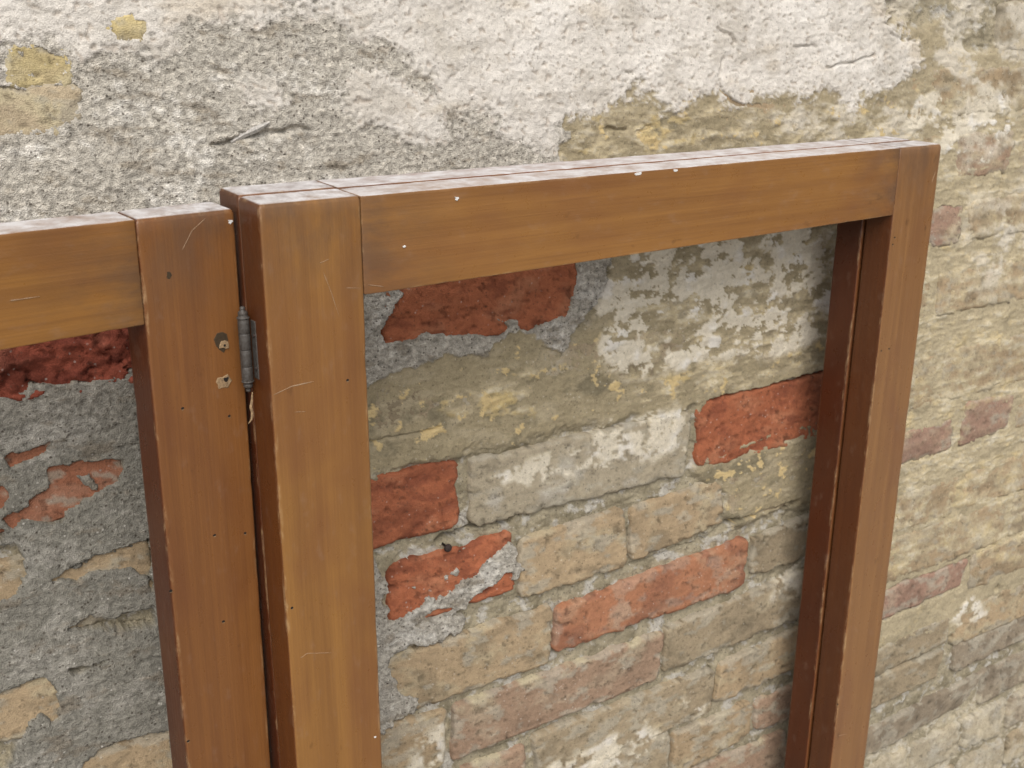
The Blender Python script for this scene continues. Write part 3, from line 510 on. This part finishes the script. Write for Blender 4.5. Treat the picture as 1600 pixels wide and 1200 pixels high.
for bi, (q, kind, off) in enumerate(BRICKS):
    q = np.array(q, np.float32)
    Lm = np.linalg.norm(q[1] - q[0]); Hm = np.linalg.norm(q[3] - q[0])
    cx, cz = q[:, 0].mean(), q[:, 1].mean()
    st = 0.0022 if cx < 0.95 else 0.0030
    nx = max(8, int(Lm / st)); nz = max(8, int(Hm / st))
    # crowd the rows towards the arrises
    s1 = np.linspace(0, 1, nx); t1 = np.linspace(0, 1, nz)
    s, t = np.meshgrid(s1, t1)
    P = (q[0][None, None] * ((1 - s) * (1 - t))[..., None] + q[1] * (s * (1 - t))[..., None] + q[2] * (s * t)[..., None] + q[3] * ((1 - s) * t)[..., None])
    x = P[..., 0]; z = P[..., 1]
    # uneven, worn outline
    sd = 1000 + bi * 3
    wob = 0.0036 * fbm(x, z, 0.022, 4, sd % 200 + 200)
    wob2 = 0.0036 * fbm(x, z, 0.022, 4, sd % 200 + 411)
    ez = np.minimum(s, 1 - s) * Lm; et = np.minimum(t, 1 - t) * Hm
    near = np.exp(-np.minimum(ez, et) / 0.012)
    x = x + wob * near; z = z + wob2 * near
    rc = 0.007
    ux_ = np.clip(1 - ez / rc, 0, 1); ut_ = np.clip(1 - et / rc, 0, 1)
    pull = ux_ * ut_ * 0.30 * rc
    x = x + np.where(s < .5, 1, -1) * pull; z = z - np.where(t < .5, 1, -1) * pull
    ed = np.minimum(ez, et)
    f1 = fbm(x, z, 0.032, 4, sd % 97 + 500, 1.5); f2 = fbm(x, z, 0.008, 3, sd % 89 + 600, 1.5, 0.6)
    f3 = fbm(x, z, 0.06, 3, sd % 83 + 700); f4 = fbm(x, z, 0.014, 4, sd % 79 + 800, 2.2, 0.6)
    h = off * 0.95e-3 + 0.0011 * f1 + 0.0008 * f2
    h = h + (s - .5) * random.uniform(-.0015, .0015) + (t - .5) * random.uniform(-.0015, .002)
    h = h - 0.0014 * np.clip(1 - ed / 0.0032, 0, 1) ** 2
    chip = np.clip(f4 + 0.35 * f2 - 0.02, 0, 1) * np.exp(-ed / 0.006)
    h = h - 0.009 * chip
    pit = sst(0.34, 0.5, f2 + 0.25 * f1)
    h = h - 0.0016 * pit
    c0, c1, c2 = PAL[kind]
    jit = random.uniform(0.90, 1.04)
    cc = np.empty(x.shape + (3,), np.float32); cc[:] = np.array(c0) * jit
    cc = mixc(cc, tuple(0.95 * v for v in c1), sst(0.0, 0.45, f1 + 0.4 * f4)); cc = mixc(cc, c2, sst(0.12, 0.5, f4 - 0.4 * f3) * 0.8)
    grm = sst(0.05, 0.5, fbm(x, z, 0.045, 5, sd % 71 + 870, 1.6, 0.6))
    cc = mixc(cc, tuple(0.8 * v for v in c2), grm * 0.55)
    cc = mixc(cc, tuple(0.35 * v for v in c2), pit * 0.5)
    if kind in ('R', 'X'):
        # fire cracks and broken faces
        rid = np.abs(fbm(x, z, 0.030, 3, sd % 61 + 300, 1.4)); rid2 = np.abs(fbm(x, z, 0.017, 3, sd % 59 + 330, 2.2))
        k = 3.0 if kind == 'X' else 1.0
        h = h - 0.0014 * k * sst(0.09, 0.0, rid) - 0.0009 * k * sst(0.07, 0.0, rid2)
        cc = mixc(cc, c2, sst(0.05, 0.0, rid) * 0.5)
        if kind == 'X':
            h = h + 0.0075 * f1 + 0.0035 * fbm(x, z, 0.013, 4, 345)
    else:
        # mortar smeared over the face
        sm = sst(0.22, 0.36, f4 * 0.8 + f3 * 0.7 + 0.35 * np.exp(-ed / 0.006))
        cc = mixc(cc, (0.36, 0.33, 0.265), sm * (0.25 if kind == 'S' else 0.55)); h = h + 0.0005 * sm
    if kind == 'S2':
        cc = mixc(cc, (0.40, 0.345, 0.235), np.exp(-et / 0.008) * sst(-0.1, 0.3, f1) * (t < .5))
    fa = look(film_a, x, z); fc = look(film_c, x, z)
    if kind in ('R', 'X', 'RL'): fa = fa * 0.25
    if kind in ('S', 'S2'): fa = fa * 0.6
    if kind == 'P': fa = fa * 0.75
    if kind in ('T', 'Y'): fa = fa * 0.2
    cc = mixc(cc, fc, fa * 0.92)
    h = h + look(film_h, x, z) + undul(x, z)
    sheet_h = look(H + 0, x, z) + undul(x, z)
    if (h > sheet_h).mean() < 0.02: continue
    gr = np.full(x.shape, 0.52, np.float32) + 0.2 * pit
    V = np.stack([x, -h, z], -1).reshape(-1, 3)
    b = grid_obj('brick', V, nz, nx, M_MAS, wall, cc.reshape(-1, 3), gr.reshape(-1), back=0.03)
    b.data.flip_normals()
    n_brick += 1

# ------------------------------------------------------------------ wooden frames
def wood_member(name, parent, x0, x1, z0, z1, y0, y1, along, tint, r=0.0018, seed=0, step=0.007, slope=0.0):
    """bevelled bar in the frame's own axes; `along` is 'x' or 'z'; arrises are slightly nicked"""
    if along == 'z': l0, l1, w0, w1 = z0, z1, x0, x1
    else: l0, l1, w0, w1 = x0, x1, z0, z1
    # cross-section ring
    ring = []
    def side(pts): ring.extend(pts)
    ang = [0, 30, 60, 90]
    cs_ = [((w1 - r), (y1 - r), 0), ((w0 + r), (y1 - r), 90), ((w0 + r), (y0 + r), 180), ((w1 - r), (y0 + r), 270)]
    for k, (cw, cy, a0) in enumerate(cs_):
        for a_ in ang:
            an = math.radians(a0 + a_)
            ring.append((cw + r * math.cos(an), cy + r * math.sin(an), 1.0))
        nw, ny, na = cs_[(k + 1) % 4]
        e0 = ring[-1]; an = math.radians(na); e1 = (nw + r * math.cos(an), ny + r * math.sin(an))
        seg = math.hypot(e1[0] - e0[0], e1[1] - e0[1])
        for f in (0.0012 / seg, 0.3, 0.7, 1 - 0.0012 / seg):
            ring.append((e0[0] + (e1[0] - e0[0]) * f, e0[1] + (e1[1] - e0[1]) * f, 0.0))
    ring = np.array(ring); nr = len(ring)
    e_ = r * 1.6
    ls = np.concatenate([[l0, l0 + 0.25 * e_, l0 + e_], np.linspace(l0 + e_, l1 - e_, max(4, int((l1 - l0) / step)))[1:-1], [l1 - e_, l1 - 0.25 * e_, l1]])
    ins = np.zeros(len(ls)); ins[0] = ins[-1] = e_ * 0.9; ins[1] = ins[-2] = e_ * 0.3
    cw, cy = (w0 + w1) / 2, (y0 + y1) / 2
    Vs, ed, gc, sd_ = [], [], [], []
    # 1 on the two faces that are the member's edges (they look along its width)
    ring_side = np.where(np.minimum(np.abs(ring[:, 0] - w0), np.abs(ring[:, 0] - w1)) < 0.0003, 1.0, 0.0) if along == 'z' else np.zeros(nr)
    rs = np.random.RandomState(seed + 5)
    o1 = rs.rand(3) * 50
    for li, (l, i_) in enumerate(zip(ls, ins)):
        kk = np.arange(nr)
        nk = np.clip(pn(np.full(nr, l / 0.02) + seed, (kk // 4) * 7.7 + 0.5 + seed, 77) + 0.75 * pn(np.full(nr, l / 0.006) + seed, (kk // 4) * 3.3 + 0.5, 78) - 0.22, 0, 1) * ring[:, 2]
        nick = nk * 0.0008
        dw = ring[:, 0] - cw; dy = ring[:, 1] - cy
        sw = np.sign(dw); sy = np.sign(dy)
        wv = ring[:, 0] - sw * np.minimum(np.abs(dw), i_ + nick); yv = ring[:, 1] - sy * np.minimum(np.abs(dy), i_ + nick)
        wav = 0.0004 * math.sin(l * 5 + seed) 
        for k in range(nr):
            w_, y_ = wv[k] + wav * 0.4, yv[k]
            Vs.append((w_, y_, l) if along == 'z' else (l, y_, w_))
            end = 1.0 if (li < 2 or li >= len(ls) - 2) else 0.0
            ed.append(max(ring[k, 2] * 0.85 * (1.0 if ring[k, 1] < cy else 0.2), end * 0.7))
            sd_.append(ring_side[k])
            gc.append((l + o1[0], w_ + o1[1], y_ + o1[2]))
    faces = []
    for i in range(len(ls) - 1):
        for k in range(nr):
            a, b = i * nr + k, i * nr + (k + 1) % nr
            f = (a, b, b + nr, a + nr)
            faces.append(f if along == 'z' else f[::-1])
    cap0 = tuple(range(nr)); cap1 = tuple((len(ls) - 1) * nr + k for k in range(nr))
    if along == 'z': faces += [cap0[::-1], cap1]
    else: faces += [cap0, cap1[::-1]]
    if slope:      # tops planed to a slight fall
        Vs = [(a, b, c + slope * (b - y0)) if c > z1 - 0.006 else (a, b, c) for a, b, c in Vs]
    o = mesh_obj(name, Vs, faces, M_WOOD, parent)
    me = o.data
    # flat end caps
    me.polygons[len(me.polygons) - 1].use_smooth = False; me.polygons[len(me.polygons) - 2].use_smooth = False
    me.attributes.new('end_dist', 'FLOAT', 'POINT').data.foreach_set('value', np.repeat(np.minimum(ls - l0, l1 - ls), nr).astype(np.float32))
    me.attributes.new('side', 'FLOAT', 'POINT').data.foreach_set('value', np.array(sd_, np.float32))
    me.attributes.new('edge', 'FLOAT', 'POINT').data.foreach_set('value', np.array(ed, np.float32))
    me.attributes.new('grain_co', 'FLOAT_VECTOR', 'POINT').data.foreach_set('vector', np.array(gc, np.float32).ravel())
    o.color = (*tint, 1)
    return o

def leaf_matrix(d, off=(0, 0)):
    P, a, n, u = [Vector(v) for v in d]
    P = P + a * off[0] + n * off[1]
    h = P.z / u.z
    base = P - u * h
    m = Matrix(((a.x, n.x, u.x, base.x), (a.y, n.y, u.y, base.y), (a.z, n.z, u.z, base.z), (0, 0, 0, 1)))
    return m, h

def build_leaf(mtx, h, x0, x1, stile, rail, t, tints, seed, label, slope=0.06):
    e = tag(empty('wooden_frame', mtx), label, 'wooden frame', 'hinged wooden frames leaning by the wall')
    wood_member('stile', e, x0, x0 + stile, 0.002, h, 0, t, 'z', tints[0], seed=seed, slope=slope)
    wood_member('stile', e, x1 - stile, x1, 0.002, h, 0, t, 'z', tints[1], seed=seed + 11, slope=slope)
    g_ = 0.00012
    wood_member('top_rail', e, x0 + stile + g_, x1 - stile - g_, h - rail, h - 0.0004, 0.0003, t - 0.0003, 'x', tints[2], r=0.0006, seed=seed + 23, slope=slope)
    wood_member('bottom_rail', e, x0 + stile + g_, x1 - stile - g_, 0.06, 0.06 + rail * 1.4, 0.0003, t - 0.0003, 'x', tints[2], r=0.0006, seed=seed + 31)
    return e

mC, hC = leaf_matrix(LEAF_C)
TC = 0.0305
leafC = build_leaf(mC, hC, 0.0, C_W, 0.0702, 0.0652, TC, ((1.08, 1.07, 1.0), (0.98, 1.0, 1.4), (1.10, 1.08, 1.05)), 100,  # bluer tint on the right stile paints in its stronger sheen haze
                   'brown wooden frame in front, its iron hinge on the left edge')
mB, hB = leaf_matrix(LEAF_C, (0.0, TC + 0.0022))
leafB = build_leaf(mB, hB + 0.0021, 0.001, C_W - 0.002, 0.0702, 0.0652, 0.0305, ((0.75, 0.56, 0.5), (0.72, 0.52, 0.45), (0.85, 0.65, 0.6)), 200,
                   'dark wooden frame sandwiched between the front frame and the wall')
mA, hA = leaf_matrix(LEAF_A)
leafA = build_leaf(mA, hA, -0.70, 0.0, 0.0648, 0.0643, 0.0277, ((0.95, 0.9, 0.9), (0.84, 0.69, 0.60), (1.08, 1.02, 0.74)), 300,
                   'reddish brown wooden frame at the far left, cut off by the picture edge')

# --- small things on the wood
def disc_part(name, parent, x, y, z, r, mat, n=10, thick=0.00025, irr=0.25, sx=1.0, sz=1.0, seed=0, dome=0.0):
    """small irregular patch on a face that looks along -y"""
    rs = random.Random(seed)
    v = []; f = []
    for k in range(n):
        a_ = 2 * math.pi * k / n; rr = r * (1 + rs.uniform(-irr, irr))
        v.append((x + rr * sx * math.cos(a_), y + 0.0002, z + rr * sz * math.sin(a_)))
    for k in range(n):
        px_, _, pz_ = v[k]
        v.append((x + (px_ - x) * 0.85, y - thick, z + (pz_ - z) * 0.85))
    v.append((x, y - thick - dome, z))
    for k in range(n):
        k2 = (k + 1) % n
        f.append((k, k2, n + k2, n + k)); f.append((n + k, n + k2, 2 * n))
    return mesh_obj(name, v, f, mat, parent, False)
def scratch_part(parent, pts, h, mat, w=0.0006, seed=0):
    rs = random.Random(seed)
    # resample
    P = []
    for (a, b) in zip(pts[:-1], pts[1:]):
        for k in range(5): P.append((a[0] + (b[0] - a[0]) * k / 5, a[1] + (b[1] - a[1]) * k / 5))
    P.append(pts[-1])
    v, f = [], []
    for i, (px_, pz_) in enumerate(P):
        q0 = P[max(0, i - 1)]; q1 = P[min(len(P) - 1, i + 1)]
        dx, dz = q1[0] - q0[0], q1[1] - q0[1]; L_ = math.hypot(dx, dz) + 1e-9
        ww = w * rs.uniform(0.35, 1.0) * (0.3 if i in (0, len(P) - 1) else 1) / 2
        nx_, nz_ = -dz / L_ * ww, dx / L_ * ww
        zc = h + pz_
        v += [(px_ - nx_, 0.0001, zc - nz_), (px_, -0.00018, zc), (px_ + nx_, 0.0001, zc + nz_)]
    for i in range(len(P) - 1):
        a = i * 3
        f += [(a, a + 1, a + 4, a + 3), (a + 1, a + 2, a + 5, a + 4)]
    return mesh_obj('scratch', v, f, mat, parent, False)

for leaf, h, holes, flecks, scrs in ((leafA, hA, A_HOLES, A_FLECKS, A_SCR), (leafC, hC, C_HOLES, C_FLECKS, C_SCR)):
    for i, (px_, pz_) in enumerate(holes):
        hr_ = mesh = disc_part('nail_hole', leaf, px_, 0, h + pz_, 0.00105, M_HOLE, 9, 0.0002, 0.15, 1.1, 0.9, i)
        disc_part('hole_rim', hr_, px_ + 0.0002, 0, h + pz_ - 0.00095, 0.0008, M_RAW, 7, 0.00012, 0.3, 1.1, 0.5, i + 50)
    for i, (px_, pz_) in enumerate(flecks):
        if pz_ > -0.002 or (leaf is leafA and i): continue
        disc_part('paint_fleck', leaf, px_, 0, h + pz_, 0.0010 if i else 0.0017, M_PAINT, 8, 0.0004, 0.45, 1.2, 0.8, i + 9)
    for i, pts in enumerate(scrs):
        pts = [(p, min(q_, -0.004)) for p, q_ in pts]
        scratch_part(leaf, pts, h, M_SCR, 0.0013 if (leaf is leafC and i in (4,)) else 0.0007, i)
# old screw recesses left on the left frame by a hinge that moved
(px_, pz_), (qx_, qz_) = A_PITS
p1 = disc_part('screw_recess', leafA, px_ - 0.0012, 0, hA + pz_ + 0.0015, 0.0068, M_STAIN, 9, 0.0002, 0.2, 0.85, 1.1, 3)
disc_part('torn_wood', p1, px_ + 0.0005, -0.0003, hA + pz_ - 0.0012, 0.0030, M_RAW, 9, 0.0006, 0.45, 1, 0.9, 5)
disc_part('hole', p1, px_ + 0.0002, -0.001, hA + pz_ - 0.0010, 0.0009, M_HOLE, 8, 0.0002, 0.2, 1, 1, 6)
p2 = disc_part('screw_recess', leafA, qx_, 0, hA + qz_, 0.0062, M_RAW, 11, 0.0005, 0.3, 1.1, 0.85, 7)
disc_part('hole', p2, qx_ + 0.0012, -0.0007, hA + qz_ + 0.0018, 0.0019, M_HOLE, 8, 0.0003, 0.3, 1.1, 0.8, 8)
for i, (kx, kz) in enumerate(A_KNOT[:1]):
    disc_part('dark_knot', leafA, kx, 0, hA + kz, 0.0021, M_STAIN, 9, 0.00012, 0.4, 0.8, 1.0, 20 + i)
# paint drips along the top arris of the front frame
for i, (dx_, r_) in enumerate(((0.315, 0.0020), (0.356, 0.0015))):
    disc_part('paint_drip', leafC, dx_, 0.0006, hC - 0.0022, r_, M_PAINT, 8, 0.0006, 0.35, 1.9, 0.8, 40 + i)

# --- hinge
def lathe(name, parent, x, y, prof, mat, n=18):
    v, f = [], []
    for (r_, z_) in prof:
        for k in range(n):
            a_ = 2 * math.pi * k / n
            v.append((x + r_ * math.cos(a_), y + r_ * math.sin(a_), z_))
    for i in range(len(prof) - 1):
        for k in range(n):
            k2 = (k + 1) % n
            f.append((i * n + k, i * n + k2, (i + 1) * n + k2, (i + 1) * n + k))
    f.append(tuple(range(n))[::-1]); f.append(tuple((len(prof) - 1) * n + k for k in range(n)))
    return mesh_obj(name, v, f, mat, parent)
HZ = hC - 0.0955; HX, HY = -0.0050, 0.0240
def knuckle(z0, z1):
    r = 0.0037
    return [(r * .97, z0), (r, z0 + .0003), (r, z1 - .0003), (r * .97, z1)]
hinge = lathe('hinge', leafC, HX, HY, [(0.0032, HZ - 0.0225), (0.0032, HZ + 0.0225)], M_IRON)
for z0, z1 in ((-0.0210, -0.0112), (-0.0108, 0.0000), (0.0004, 0.0108), (0.0112, 0.0205)):
    lathe('knuckle', hinge, HX, HY, knuckle(HZ + z0, HZ + z1), M_IRON)
def finial(s):
    zz = HZ + s * 0.0207
    pr = [(0.0040, 0), (0.0042, 0.0005), (0.0040, 0.0010), (0.0027, 0.0015), (0.0031, 0.0026), (0.0032, 0.0038), (0.0025, 0.0049), (0.0013, 0.0054), (0.0018, 0.0064), (0.0017, 0.0073), (0.0006, 0.0080)]
    pr = [(r, zz + s * d) for r, d in pr]
    if s < 0: pr = pr[::-1]
    lathe('finial', hinge, HX, HY, pr, M_IRON)
finial(1); finial(-1)
def box_part(name, parent, a, b, mat, bev=0.0004):
    import bmesh
    bm = bmesh.new()
    r = bmesh.ops.create_cube(bm, size=1.0)
    for v in bm.verts:
        v.co = Vector([(a[i] + b[i]) / 2 + v.co[i] * (b[i] - a[i]) for i in range(3)])
    bmesh.ops.bevel(bm, geom=bm.edges[:], offset=bev, segments=1, affect='EDGES')
    me = bpy.data.meshes.new(name); bm.to_mesh(me); bm.free()
    me.materials.append(mat)
    o = bpy.data.objects.new(name, me); col.objects.link(o); o.parent = parent
    return o
box_part('hinge_plate', hinge, (-0.0006, 0.0165, HZ - 0.0195), (0.0006, 0.0235, HZ + 0.0195), M_IRON)
for dz in (-0.012, 0.010):
    disc = lathe('screw', hinge, -0.0006, 0.0185, [(0.0010, HZ + dz - 0.0009), (0.0010, HZ + dz + 0.0009)], M_RUST, 10)

# --- splinter hanging from the hinge
def strip_thing(name, pts, w, t, mat, label, cat):
    """tapered sliver of wood through 3-D points"""
    v, f = [], []
    n = len(pts)
    for i, p in enumerate(pts):
        k = math.sin(math.pi * (0.12 + 0.8 * i / (n - 1)))
        p = Vector(p); d = (Vector(pts[min(n - 1, i + 1)]) - Vector(pts[max(0, i - 1)])).normalized()
        sdv = d.cross(Vector((0.3, 1, 0.2))).normalized() * w * k; bk = Vector((0, 1, 0)) * t * k
        v += [p - sdv, p - bk, p + sdv, p + bk]
    for i in range(n - 1):
        for k in range(4):
            a, b = i * 4 + k, i * 4 + (k + 1) % 4
            f.append((a, b, b + 4, a + 4))
    f.append((3, 2, 1, 0)); f.append(tuple((n - 1) * 4 + k for k in range(4)))
    o = mesh_obj(name, v, f, mat, None, False)
    base = Vector(pts[0])
    return tag(o, label, cat)
def c_pt(x, y, z): return mC @ Vector((x, y, z))
pts = [c_pt(-0.0035, 0.0215, HZ - 0.0285), c_pt(-0.0045, 0.021, HZ - 0.034), c_pt(-0.006, 0.020, HZ - 0.038), c_pt(-0.0052, 0.020, HZ - 0.042), c_pt(-0.0065, 0.019, HZ - 0.046), c_pt(-0.0088, 0.019, HZ - 0.0485)]
strip_thing('wood_splinter', pts, 0.0009, 0.0005, M_RAW, 'thin curled wood sliver hanging just below the iron hinge', 'splinter')
# --- splinter stuck to the render above the frames
for k, (dz, dl) in enumerate(((0.0, 1.0),)):
    sp = []
    for i, (sx_, sz_) in enumerate(SPLINTER):
        hh = float(look(H, np.array([sx_]), np.array([sz_]))[0] + undul(np.array([sx_]), np.array([sz_]))[0])
        sp.append((sx_, -(hh + 0.0016 + 0.001 * (i == 0)), sz_ + dz))
    strip_thing('straw_splinter', sp, 0.0026, 0.0016, M_SPLINT, 'pale flat splinter stuck in the grey render above the frames', 'splinter')
# --- nail between the red bricks
nx_, nz_ = NAIL
nail = lathe('rusty_nail', None, 0, 0, [(0.0012, -0.02), (0.0012, 0.0), (0.0034, 0.0006), (0.0040, 0.0018), (0.0034, 0.0036), (0.0016, 0.0046)], M_RUST, 12)
nail.location = (nx_, -0.0015, nz_); nail.rotation_euler = (math.radians(90), 0, 0)
tag(nail, 'dark rusty nail head in the joint between two red bricks', 'nail')
print('bricks', n_brick, 'grid', NX, NZ)
